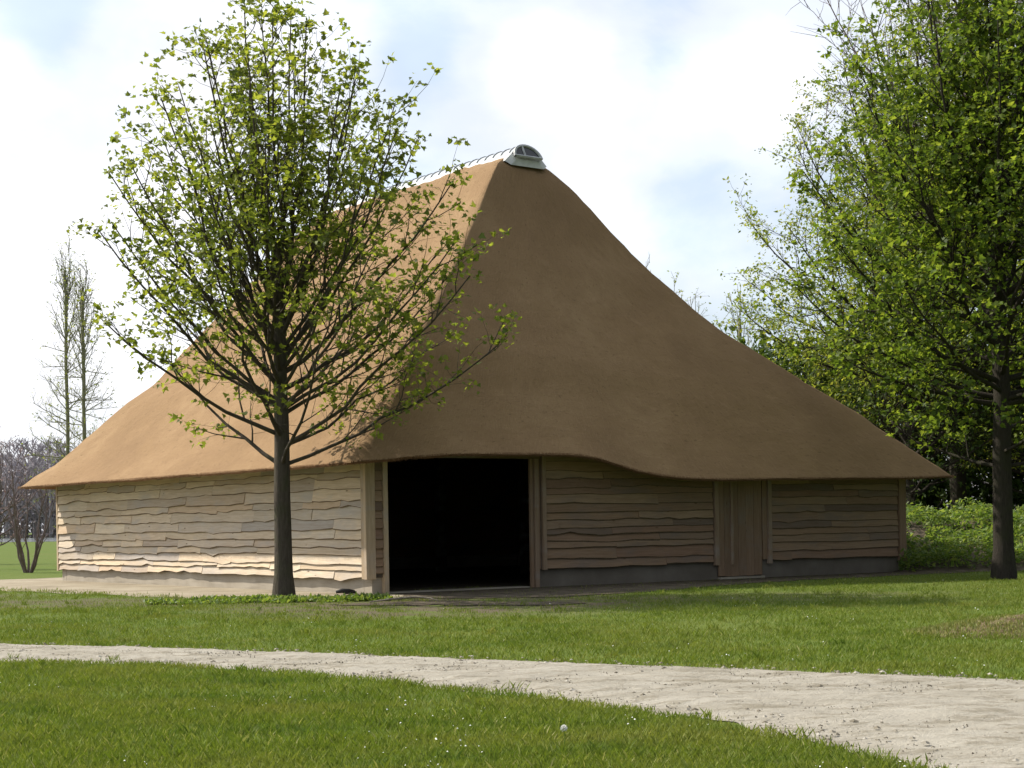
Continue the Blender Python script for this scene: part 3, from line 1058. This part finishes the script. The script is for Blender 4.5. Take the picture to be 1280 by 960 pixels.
def make_tree(name, label, cat, loc, prof, trunk_top, trunk_r, n_limb, limb_z, leaf=None, bark=None, seed=1, group=None, n_sub=9, n_twig=6,
              per_twig=5, leaf_size=.1, shape='maple', mat=None, centre=None, lean=(0, 0), limb_r=.4, twig_len=(.35, .8), sub_f=.42, droop=.35,
              rise=.3, min_zt=None, flare=1.5, az=None, twig_r=.008, leafless=0.0, sub_lim=1.0, bend=.3, shell=0.0, tipc=False):
    r = random.Random(seed)
    root = empty(name, loc)
    tag(root, label, cat, group)
    centre = centre or (lambda z: (0.0, 0.0))
    z0p, z1p = prof[0][0], prof[-1][0]

    def R(z):
        return interp(z, prof)

    def inside(p, k=1.0):
        cx, cy = centre(p.z)
        return math.hypot(p.x - cx, p.y - cy) <= R(p.z) * k and p.z < z1p + .3
    # trunk
    n = 12
    pts, rad = [], []
    for i in range(n + 1):
        q = i / n
        z = trunk_top * q
        pts.append(Vector((lean[0] * q + .05 * fbm(seed + z * .4, 1) * min(1, z), lean[1] * q + .05 * fbm(seed, z * .4) * min(1, z), z)))
        rr = trunk_r * lerp(1, .62, q)
        if z < .6:
            rr *= lerp(flare, 1.0, min(1, (z / .6) ** .6))
        rad.append(rr)
    pts[0].z = -.15
    MB().tube(pts, rad, 12).build('trunk', bark, root, True)

    def trunk_at(z):
        q = min(1, z / trunk_top)
        k = q * n
        i = min(n - 1, int(k))
        return pts[i].lerp(pts[i + 1], k - i)
    LP, LD = [], []

    def put_leaves(p, d, cnt):
        cx, cy = centre(p.z)
        rad_f = math.hypot(p.x - cx, p.y - cy) / max(.3, R(p.z))
        top_f = (p.z - z0p) / (z1p - z0p)
        pr = 1 - shell * max(0, 1 - max(rad_f, top_f * 1.05)) ** .6
        for _ in range(cnt):
            if r.random() < leafless or r.random() > pr:
                continue
            o = Vector((r.gauss(0, 1), r.gauss(0, 1), r.gauss(0, .7))) * leaf_size * (.8 if tipc else .55)
            LP.append(tuple(p + o))
            dd = (d * .5 + Vector((r.gauss(0, 1), r.gauss(0, 1), r.gauss(0, .6)))).normalized()
            LD.append(tuple(dd))
    zt_lo = z0p if min_zt is None else min_zt
    order = list(range(n_limb))
    for k in order:
        q = (k + .5) / n_limb
        zt = lerp(zt_lo, z1p, q ** .85)
        zt = min(zt + r.uniform(-.3, .3), z1p)
        an = (k * 2.39996 + r.uniform(-.25, .25)) if az is None else az(k, r)
        rr = R(zt) * r.uniform(.86, 1.0)
        cx, cy = centre(zt)
        tgt = Vector((cx + rr * math.cos(an), cy + rr * math.sin(an), zt))
        zs = lerp(limb_z[0], limb_z[1], min(1, q ** .75 + r.uniform(-.08, .08)) if q > .05 else 0)
        zs = max(limb_z[0], min(zs, limb_z[1]))
        p0 = trunk_at(zs)
        hd = Vector((tgt.x - p0.x, tgt.y - p0.y, 0))
        dz = tgt.z - p0.z
        p1 = p0 + hd * (.5 + bend * .3) + Vector((0, 0, dz * (.5 - bend)))
        ln = (tgt - p0).length
        ns = max(6, int(ln / .55))
        lp = bez(p0, p1, tgt, ns, r, ln * .05)
        r0 = trunk_r * limb_r * lerp(.75, 1.25, min(1, ln / 7)) * r.uniform(.8, 1.1)
        lr = [lerp(r0, .012, (i / ns) ** .8) for i in range(ns + 1)]
        mb = MB().tube(lp, lr, 6)
        put_leaves(lp[-1], (lp[-1] - lp[-2]).normalized(), per_twig * 2)
        side = r.choice((-1, 1))
        nsu = max(3, int(n_sub * ln / 6))
        for j in range(nsu):
            f = lerp(.18, .97, (j + r.uniform(.1, .9)) / nsu)
            i = min(ns - 1, int(f * ns))
            b0 = lp[i].lerp(lp[i + 1], f * ns - i)
            tan = (lp[i + 1] - lp[i]).normalized()
            side = -side
            lat = tan.cross(Vector((r.gauss(0, .5), r.gauss(0, .5), 1))).normalized() * side
            lat = (lat + Vector((r.gauss(0, .4), r.gauss(0, .4), r.gauss(0, .25)))).normalized()
            d = (tan * .8 + lat * .75 + Vector((0, 0, rise))).normalized()
            sl = min(ln * sub_f * lerp(1.0, .35, f) * r.uniform(.6, 1.15), 3.2 * sub_lim)
            for _ in range(5):
                if inside(b0 + d * sl, 1.06):
                    break
                sl *= .75
            sl = max(sl, .35)
            e = b0 + d * sl
            mid = b0 + d * sl * .5 + Vector((0, 0, -.06 * sl))
            m = max(3, int(sl / .4))
            sp = bez(b0, mid, e, m, r, sl * .08)
            sr0 = max(.012, lr[i] * .5)
            mb.tube(sp, [lerp(sr0, .006, u / m) for u in range(m + 1)], 4, cap=False)
            put_leaves(e, d, per_twig + 2)
            ntw = max(2, int(n_twig * sl / 1.6))
            for h in range(ntw):
                g = lerp(.2, 1, (h + r.random()) / ntw)
                ii = min(m - 1, int(g * m))
                c0 = sp[ii].lerp(sp[ii + 1], g * m - ii)
                td = (d * .7 + Vector((r.gauss(0, .6), r.gauss(0, .6), r.gauss(.15, .45)))).normalized()
                tl = r.uniform(*twig_len)
                c1 = c0 + td * tl * .5 + Vector((r.gauss(0, .04), r.gauss(0, .04), r.gauss(0, .04)))
                c2 = c0 + td * tl
                mb.tube([c0, c1, c2], [twig_r, twig_r * .75, twig_r * .4], 3, cap=False)
                put_leaves(c2, td, per_twig)
                if per_twig > 2 and not tipc:
                    put_leaves(c1, td, per_twig // 2)
        mb.build('limb', bark, root, True)
    if LP and mat is not None:
        o = leaves('leaves', LP, LD, leaf_size, mat, root, shape, seed, droop)
        o['kind'] = 'stuff'
    return root


# the maple on the sandy apron in front of the left wall
PROF1 = [(2.9, .8), (3.2, 1.6), (3.9, 2.8), (4.7, 3.8), (5.9, 4.25), (7.2, 3.8), (8.4, 3.5), (9.5, 2.95), (10.5, 2.2), (11.2, 1.45), (12.0, .5)]
make_tree('maple_tree', 'young maple with fresh sparse leaves in front of the left barn wall', 'tree', (-4.61, 34.09, 0), PROF1, 6.2, .19, 52, (2.7, 6.1),
          bark=M_bark, seed=5, n_sub=11, n_twig=6, per_twig=9, leaf_size=.125, min_zt=4.9, shell=.6, twig_r=.006, tipc=True, bend=.17, mat=M_leaf1, centre=lambda z: (interp(z, [(3, .2), (5, .6), (6.5, .35), (8, .05), (10, .1), (12, -.2)]), 0),
          limb_r=.25, flare=1.45)

# right hand trees
PROF2 = [(2.8, 1.0), (3.6, 3.4), (5.5, 4.9), (8, 5.1), (10, 4.6), (12, 3.9), (14, 2.8), (15.6, 1.4), (16.5, .4)]
make_tree('leafy_tree', 'tall leafy tree with thick dark trunk at the right edge of the lawn', 'tree', (11.38, 39.3, 0), PROF2, 8.5, .25, 44, (2.6, 8.2),
          bark=M_bark2, seed=11, n_sub=13, n_twig=8, per_twig=9, leaf_size=.135, min_zt=3.2, shell=0.0, tipc=True, mat=M_leaf2, limb_r=.26, group='trees beside the barn', flare=1.35)
PROF3 = [(3.6, 4.0), (6, 8.0), (9, 9.4), (12, 9.3), (14.5, 8.0), (17.5, 6.4), (20.5, 4.0), (23, .9)]
make_tree('spreading_tree', 'broad tree with light green leaves spreading from behind the right end of the barn', 'tree', (17.4, 66, 0), PROF3, 11, .36, 64, (3.4, 10.6),
          bark=M_bark2, seed=23, n_sub=12, n_twig=8, per_twig=8, leaf_size=.16, shell=.35, tipc=True, rise=.12, mat=M_leaf3, shape='kite', limb_r=.3, group='trees beside the barn')
PROF4 = [(1.6, 2.6), (4, 4.2), (6.5, 4.4), (9, 3.6), (11, 2.0), (13, .4)]
for i, (x, y, sd, lb) in enumerate([(14.6, 62, 31, 'dark low tree growing from the green bank just right of the barn'), (20.3, 63.5, 37, 'dark low tree behind the thick trunk at the right edge')]):
    make_tree('dark_tree', lb, 'tree', (x, y, 0), PROF4, 5.0, .2, 22, (1.6, 4.8), bark=M_bark2, seed=sd, n_sub=9, n_twig=8, per_twig=6, leaf_size=.15,
              mat=M_leaf4, shape='kite', group='dark low trees behind the bank')
# tall bare tree whose top shows above the leafy crowns
PROF5 = [(7, 3.2), (11, 4.8), (15, 6.6), (18, 7.6), (21, 7.2), (25, 5.0), (28, 2)]
make_tree('bare_tree', 'tall leafless tree with fine drooping twigs above the right crowns', 'tree', (17.6, 61, 0), PROF5, 17, .24, 26, (7, 16.5), bark=M_bark4, seed=41,
          n_sub=8, n_twig=6, mat=None, leaf_size=.1, limb_r=.36, twig_len=(.6, 1.5), rise=.0, sub_f=.5, twig_r=.012)
# upright bare trees beyond the left end of the barn
PROF6 = [(1.5, .9), (4, 2.0), (7, 1.7), (10, .9), (14.4, .25)]
for i, (x, y, hs, sd, lb) in enumerate([(-19.6, 75, 1.0, 51, 'slim upright tree with bare twigs, the taller of two past the left gable'), (-18.6, 74, .93, 57, 'slim upright tree with bare twigs, nearer the thatch than its taller twin')]):
    make_tree('slim_tree', lb, 'tree', (x, y, 0), [(z * hs, rr * 1.0) for z, rr in PROF6], 13 * hs, .10, 64, (1.0, 12.4 * hs), bark=M_bark3, seed=sd, n_sub=18, n_twig=11,
              per_twig=2, leaf_size=.10, mat=M_leaf3, shape='kite', limb_r=.28, twig_len=(.3, .7), group='slim trees past the left gable', leafless=.5, bend=.05, twig_r=.008, sub_lim=.5)
# purple leaved small trees
for i, (x, y, hs, sd, lb) in enumerate([(-20.2, 66, 1.0, 61, 'small plum tree with dusky red leaves close to the left eave'), (-25.6, 78, 1.15, 67, 'small plum tree with dusky red leaves at the left picture edge')]):
    make_tree('plum_tree', lb, 'tree', (x, y, 0), [(z * hs, rr) for z, rr in [(1.2, .8), (2.2, 1.7), (3.4, 2.0), (4.6, 1.4), (5.6, .3)]], 2.6 * hs, .10, 22, (.9, 2.5), bark=M_bark4, seed=sd,
              n_sub=7, n_twig=6, per_twig=3, leaf_size=.10, mat=M_leaf5, shape='kite', limb_r=.5, group='plum trees by the left gable', twig_r=.01, leafless=.35)
# bare many-stemmed shrub on the lawn


def stem_shrub():
    r = random.Random(9)
    root = empty('stem_shrub', (-17.28, 60.44, 0))
    tag(root, 'leafless shrub with many fanning stems on the lawn left of the barn', 'shrub')
    for k in range(9):
        an = k * 2.4 + r.uniform(-.3, .3)
        rr = r.uniform(.7, 1.7)
        h = r.uniform(2.8, 4.2)
        tgt = Vector((rr * math.cos(an), rr * math.sin(an) * .8, h))
        p = bez(Vector((.1 * math.cos(an), .1 * math.sin(an), -.05)), Vector((tgt.x * .65, tgt.y * .65, h * .35)), tgt, 8, r, .18)
        mb = MB().tube(p, [lerp(.05, .01, i / 8) for i in range(9)], 5)
        for j in range(9):
            f = r.uniform(.3, .98)
            i = min(7, int(f * 8))
            b0 = p[i].lerp(p[i + 1], f * 8 - i)
            d = Vector((r.gauss(0, .5), r.gauss(0, .5), 1)).normalized()
            l = r.uniform(.4, 1.0)
            mb.tube([b0, b0 + d * l * .5 + Vector((r.gauss(0, .06), r.gauss(0, .06), 0)), b0 + d * l], [.014, .011, .006], 3, cap=False)
        mb.build('stem', M_bark4, root, True)


stem_shrub()
# tree tips that look over the thatch
for i, (px, py, y, wd, sd, lf, lb) in enumerate([(812, 322, 88, .7, 71, 1.0, 'bare twiggy treetop showing just over the right slope of the thatch'),
                                                 (846, 345, 90, 1.2, 73, .3, 'sparse leafy treetop showing over the right slope of the thatch'),
                                                 (872, 362, 92, .8, 79, .6, 'thin treetop with few leaves low over the thatch slope'),
                                                 (928, 352, 86, 1.9, 83, .2, 'slender pale green treetop between thatch and spreading tree')]):
    top = EYE + (656 - py) / 2119 * y
    x = (px - 640) / 2119 * y
    make_tree('slender_tree', lb, 'tree', (x, y, 0), [(top * .3, wd * .8), (top * .5, wd * 1.3), (top * .75, wd), (top, .15)], top * .85, .13, 24, (top * .25, top * .8), bark=M_bark3, seed=sd,
              n_sub=6, n_twig=4, per_twig=3, leaf_size=.16, mat=M_leaf3, shape='kite', group='slender trees behind the barn', leafless=lf, bend=.05, limb_r=.28, twig_r=.014, sub_lim=.5)


# green weedy bank with the thicket behind
def bank_h(x, y):
    e = min(1, max(0, (y - 45.0) / 8.0))
    f = min(1, max(0, (x - 10.2) / 1.0))
    return 1.15 * (e * (2 - e)) * f * max(.2, 1 + .55 * fbm(x * .33, y * .33))


def bank():
    nx, ny = 50, 30
    vs = [(lerp(9.8, 34, i / nx), lerp(44.5, 64, j / ny), 0) for j in range(ny + 1) for i in range(nx + 1)]
    vs = [(x, y, bank_h(x, y) + .004 - (.05 if (i_ < nx + 1) else 0)) for i_, (x, y, z) in enumerate(vs)]
    fs = [(j * (nx + 1) + i, j * (nx + 1) + i + 1, (j + 1) * (nx + 1) + i + 1, (j + 1) * (nx + 1) + i) for j in range(ny) for i in range(nx)]
    o = mesh_obj('earth_bank', vs, fs, M_soil, smooth=True)
    tag(o, 'low earth bank to the right of the barn', kind='structure')
    rg = np.random.default_rng(4)
    N = 70000
    x = rg.uniform(10.4, 28, N)
    y = 45.2 + rg.random(N) * 10.5
    keep = rg.random(N) < np.where(x < 20, 1, .5)
    x, y = x[keep], y[keep]
    P, Dd = [], []
    for a, b in zip(x, y):
        g = .12 + .42 * mnoise.noise(Vector((a * .8, b * .8, 0))) + max(0, mnoise.noise(Vector((a * .35, b * .5, 4)))) * .9
        if mnoise.noise(Vector((a * .9, b * .9, 9))) < -.33:
            continue
        P.append((a, b, bank_h(a, b) + rg.random() * max(.08, g + .2)))
    Dd = rg.normal(0, 1, (len(P), 3))
    Dd[:, 2] = np.abs(Dd[:, 2]) * .4
    o = leaves('bank_weeds', P, Dd, .14, M_nettle, None, 'kite', 3, -.1)
    tag(o, 'fresh green nettles and weeds covering the bank right of the barn', kind='stuff')
    # dark thicket
    N = 75000
    x = rg.uniform(7, 44, N)
    y = rg.uniform(72, 80, N)
    top = np.array([9.0 + 1.5 * mnoise.noise(Vector((a * .35, b * .35, 2))) + 1.3 * mnoise.noise(Vector((a * 1.1, b, 5))) for a, b in zip(x, y)])
    z = rg.random(N) ** .85 * top
    Dd = rg.normal(0, 1, (N, 3))
    o = leaves('thicket', np.stack([x, y, z], 1), Dd, .42, M_leaf4, None, 'kite', 8, 0.2)
    tag(o, 'dark dense thicket of undergrowth behind the green bank', kind='stuff')


bank()


def far_wood():
    r = random.Random(19)
    mb = MB()
    for k in range(190):
        x = r.uniform(-230, 150) if k % 2 else r.uniform(-180, -110)
        y = r.uniform(432, 480)
        h = r.uniform(15, 27)
        mb.tube([Vector((x, y, 0)), Vector((x + r.gauss(0, .5), y, h * .6)), Vector((x + r.gauss(0, 1), y, h))], [.4, .25, .1], 4, cap=False)
        for j in range(30):
            f = r.uniform(.08, .95)
            an = r.uniform(0, 6.28)
            l = (1 - f) * h * .32 + 1.8
            b0 = Vector((x, y, h * f))
            e = b0 + Vector((math.cos(an) * l * .75, math.sin(an) * l * .75, l * .8))
            mb.tube([b0, e], [.16, .09], 3, cap=False)
            for q in range(5):
                c0 = b0.lerp(e, r.uniform(.3, 1))
                mb.tube([c0, c0 + Vector((r.gauss(0, 1), r.gauss(0, 1), r.uniform(.3, 2.2)))], [.12, .06], 3, cap=False)
    o = mb.build('far_wood', M_farwood)
    tag(o, 'far bare purple grey wood on the horizon at the left', kind='stuff')
    # twiggy growth and buds that close the wood up towards its foot
    rg = np.random.default_rng(5)
    N = 60000
    P = np.stack([rg.uniform(-230, 150, N), rg.uniform(428, 480, N), rg.random(N) ** 1.5 * 23], 1)
    o = leaves('far_undergrowth', P, rg.normal(0, 1, (N, 3)), 1.0, M_farbush, None, 'kite', 5)
    tag(o, 'dim twiggy undergrowth of the far wood', kind='stuff')


M_farwood = bark_mat('haze_pale_twigs', (.30, .27, .285), (.40, .365, .385))  # purple grey of bare twigs, paled in colour in place of distance haze
M_farbush = leaf_mat('haze_pale_bush', [(0, (.26, .24, .275)), (.6, (.35, .32, .35)), (1, (.43, .40, .39))], .2, (1, 1, 1))  # undergrowth colour carries the same painted haze
far_wood()


# ------------------------------------------------------------------ grass
def grass():
    rg = np.random.default_rng(12)

    def scatter(n, y0, y1, spread, ypow):
        u = rg.random(n)
        y = y0 * (y1 / y0) ** (u ** ypow)
        x = rg.uniform(-1, 1, n) * (y * .302 * spread + 1.0)
        return x, y

    def blades(x, y, h, wd, name, label):
        N = len(x)
        an = rg.uniform(0, 2 * math.pi, N)
        le = rg.uniform(.15, .9, N)
        la = rg.uniform(0, 2 * math.pi, N)
        hh = h * rg.uniform(.5, 1.25, N)
        ww = wd * rg.uniform(.7, 1.3, N)
        dx, dy = np.cos(an) * ww, np.sin(an) * ww
        lx, ly = np.cos(la) * le * hh, np.sin(la) * le * hh
        z = np.zeros(N)
        V = np.stack([np.stack([x - dx, y - dy, z], 1), np.stack([x + dx, y + dy, z], 1), np.stack([x + lx * .4 + dx * .6, y + ly * .4 + dy * .6, hh * .62], 1), np.stack([x + lx, y + ly, hh], 1)], 1)
        # quad + tip drawn as two triangles
        b = np.arange(N)[:, None] * 4
        F = np.concatenate([b + np.array([[0, 1, 2]]), b + np.array([[0, 2, 3]])], 0)
        o = np_mesh(name, V.reshape(-1, 3), F, 3, M_grass)
        tag(o, label, kind='stuff')

    def clean(x, y, pad=0.0):
        k = ~in_poly(x, y, PATH_POLY)
        jx = x + rg.normal(0, .16, len(x))
        jy = y + rg.normal(0, .34, len(x))
        k = ~in_poly(jx, jy, PATH_POLY) & (k | (rg.random(len(x)) < .35))
        k &= ~in_poly(jx, jy, APRON_POLY)
        k &= ~in_poly(jx, jy, FRONT_POLY) | (rg.random(len(x)) < .06)
        for (px, py, a, b) in SOIL_PATCHES:
            q = ((jx - px) / a) ** 2 + ((jy - py) / b) ** 2
            k &= (q > 1.0) | (rg.random(len(x)) < .12)
        for (px, py, a, b, am) in WORN:
            q = np.sqrt(((x - px) / a) ** 2 + ((y - py) / b) ** 2)
            nz = np.array([mnoise.noise(Vector((i_ * 1.6, j_ * 1.1, 6))) if q_ < 1.2 else 0 for i_, j_, q_ in zip(x, y, q)])
            k &= rg.random(len(x)) > np.clip((1.15 - q) * 2, 0, 1) * am * np.clip(.75 + 1.6 * nz, 0, 1)
        return k
    x, y = scatter(430000, 8.2, 19.5, 1.35, 1.0)
    k = clean(x, y) & (in_poly(x, y, PATH_NEAR + [(4.5, -5), (-70, -5), (-70, 46)]))
    # uneven mowing: lower density where the noise is low
    dn = np.array([mnoise.noise(Vector((a * .9, b * .9, 0))) for a, b in zip(x, y)])
    k &= rg.random(len(x)) < .72 + .6 * dn
    blades(x[k], y[k], .055, .0028, 'near_grass', 'short green grass between the viewer and the path')
    x, y = scatter(620000, 14.0, 48, 1.35, .9)
    k = clean(x, y) & ~(in_poly(x, y, PATH_NEAR + [(4.5, -5), (-70, -5), (-70, 46)]))
    dn = np.array([mnoise.noise(Vector((a * .5, b * .5, 3))) for a, b in zip(x, y)])
    k &= rg.random(len(x)) < .68 + .7 * dn
    blades(x[k], y[k], .045, .0042, 'lawn_grass', 'short grass on the lawn between the path and the barn')
    cx, cy = scatter(1500, 8.6, 40, 1.3, 1.0)
    k = clean(cx, cy)
    cx, cy = cx[k], cy[k]
    m_ = 26
    x = (cx[:, None] + rg.normal(0, .05, (len(cx), m_))).ravel()
    y = (cy[:, None] + rg.normal(0, .05, (len(cx), m_))).ravel()
    blades(x, y, .085, .0036, 'grass_tufts', 'taller tufts of grass standing in the short lawn')
    # pale seed heads and daisies, far too many to count
    x, y = scatter(2600, 8.5, 40, 1.3, 1.0)
    k = clean(x, y)
    k &= np.array([mnoise.noise(Vector((a * .8, b * .55, 11))) for a, b in zip(x, y)]) > .16
    x, y = x[k], y[k]
    mb = MB()
    r = random.Random(2)
    for a, b in zip(x, y):
        z = r.uniform(.05, .085)
        s = r.choice([.003, .004, .005, .006, .009])
        b0 = len(mb.v)
        for q in range(5):
            an = q * 2 * math.pi / 5
            mb.v.append((a + s * math.cos(an), b + s * math.sin(an), z + r.uniform(-.004, .004)))
        mb.v.append((a, b, z + s * .8))
        for q in range(5):
            mb.f.append((b0 + q, b0 + (q + 1) % 5, b0 + 5))
    o = mb.build('daisies', M_petal)
    tag(o, 'tiny white daisies dotted through the grass', kind='stuff')


grass()


def tufts():
    # weeds round the foot of the maple and along the edge of the apron
    rg = np.random.default_rng(22)
    P, Dd = [], []
    for _ in range(7000):
        t = rg.random()
        x = rg.uniform(-7.1, -2.4)
        y = 33.2 + rg.normal(0, .30) + .1 * math.sin(x * 2)
        g = mnoise.noise(Vector((x * 1.1, y * 1.1, 4)))
        if g < -.12:
            continue
        P.append((x, y, rg.random() * max(.015, .04 + .10 * g)))
        Dd.append(rg.normal(0, 1, 3) * np.array([1, 1, .3]) + np.array([0, 0, .5]))
    o = leaves('ground_weeds', P, Dd, .09, M_nettle, None, 'kite', 6, -.2)
    tag(o, 'low patch of weeds along the sand edge at the foot of the maple', kind='stuff')
    P, Dd = [], []
    pl = resample(APRON_POLY + [APRON_POLY[0]], 400)
    for _ in range(26000):
        i = rg.integers(0, 399)
        x, y = pl[i] + rg.normal(0, .32, 2)
        if y > 46 or in_poly([x], [y], FRONT_POLY)[0] or mnoise.noise(Vector((x * 1.4, y * 1.4, 7))) < .0:
            continue
        P.append((x, y, .0))
        Dd.append(rg.normal(0, .6, 3) + np.array([0, 0, 1.2]))
    o = leaves('edge_grass', P, Dd, .075, M_grass, None, 'blade', 9, -.3, .2)
    tag(o, 'ragged grass growing into the sand round the barn', kind='stuff')
    # grass tufts leaning over both path edges
    P, Dd = [], []
    for pl_, sg in ((resample(PATH_NEAR, 1200), -1), (resample(PATH_FAR, 1200), 1)):
        for i in range(300, 1190):
            for _ in range(24):
                x, y = pl_[i] + rg.normal(0, .09, 2)
                y += sg * .05
                if y < 8 or y > 30 or mnoise.noise(Vector((x * 2.2, y * 2.2, 1))) < -.2:
                    continue
                P.append((x, y, 0))
                Dd.append(rg.normal(0, .5, 3) + np.array([0, 0, 1.1]))
    o = leaves('path_edge_grass', P, Dd, .055, M_grass, None, 'blade', 10, -.3, .2)
    tag(o, 'taller grass along both edges of the sandy path', kind='stuff')


tufts()


def soil_mound():
    vs, fs = [], []
    n, m = 40, 14
    cx, cy = 6.35, 20.9
    for j in range(m + 1):
        q = j / m
        for i in range(n):
            an = i / n * 2 * math.pi
            rr = q * (1 + .12 * fbm(math.cos(an), math.sin(an), 4))
            x, y = 1.45 * rr * math.cos(an), .9 * rr * math.sin(an)
            z = .19 * max(0, (1 - q * q)) ** 1.2 * (1 + .4 * fbm(x * 2.2, y * 2.2, 1)) + .03 * fbm(x * 7, y * 7, 2) * (1 - q) - .02 * q
            vs.append((x, y, z))
    for j in range(m):
        for i in range(n):
            fs.append((j * n + i, (j + 1) * n + i, (j + 1) * n + (i + 1) % n, j * n + (i + 1) % n))
    o = mesh_obj('soil_mound', vs, fs, M_drysoil, None, True, loc=(cx, cy, .012))
    tag(o, 'low mound of dry earth on the grass at the right picture edge', 'mound')
    rg = np.random.default_rng(31)
    P, Dd = [], []
    for _ in range(9000):
        a, q = rg.uniform(0, 6.28), math.sqrt(rg.random()) * 1.05
        x, y = 1.45 * q * math.cos(a), .9 * q * math.sin(a)
        if mnoise.noise(Vector((x * 2, y * 2, 8))) < .12 and x > .05:
            continue
        P.append((cx + x, cy + y, .012 + .18 * max(0, 1 - q * q) ** 1.2))
        Dd.append(rg.normal(0, .5, 3) + np.array([0, 0, 1]))
    o = leaves('mound_grass', P, Dd, .06, M_drygrass, None, 'blade', 12, -.2, .2)
    tag(o, 'thin dry grass growing on the earth mound', kind='stuff')


soil_mound()


def dandelion():
    root = empty('dandelion', (.31, 10.8, 0))
    tag(root, 'white dandelion seed head standing in the near grass', 'flower')
    MB().tube([Vector((0, 0, 0)), Vector((.006, 0, .07)), Vector((0, .004, .13))], [.003, .0026, .002], 5).build('stem', M_nettle, root)
    r = random.Random(1)
    mb = MB()
    for _ in range(110):
        d = Vector((r.gauss(0, 1), r.gauss(0, 1), r.gauss(0, 1))).normalized()
        c = Vector((0, .004, .138))
        s = d.orthogonal().normalized()
        u = d.cross(s)
        b0 = len(mb.v)
        mb.v += [tuple(c + d * .006), tuple(c + d * .017 + s * .003), tuple(c + d * .025 - s * .002 + u * .003), tuple(c + d * .019 - s * .002 - u * .003)]
        mb.f += [(b0, b0 + 1, b0 + 2), (b0, b0 + 2, b0 + 3), (b0 + 1, b0 + 3, b0 + 2)]
    mb.build('seed_head', M_petal, root)


dandelion()


def small_things():
    p = st_world(-.28, .62)
    mb = MB()
    mb.tube([Vector((-.2, .05, .05)), Vector((-.08, .0, .075)), Vector((.06, -.02, .06)), Vector((.2, .03, .05))], [.03, .05, .055, .03], 8)
    mb.tube([Vector((-.05, -.06, .03)), Vector((.22, -.07, .035))], [.03, .028], 7)
    o = mb.build('rubber_scrap', M_black, None, True, loc=(p.x, p.y, .01), rot=(0, 0, .3))
    tag(o, 'small black rubber scrap lying at the foot of the plinth near the doorway', 'scrap')
    mb = MB().tube([Vector((-.75, 0, .02)), Vector((-.3, .1, .07)), Vector((.1, .12, .10)), Vector((.4, .05, .07)), Vector((.55, -.1, .02))], [.012, .018, .018, .014, .008], 6)
    o = mb.build('bent_stick', M_stick, None, True, loc=(-1.95, 31.9, .01))
    tag(o, 'thin bent grey stick lying on the soil before the doorway', 'stick')


small_things()
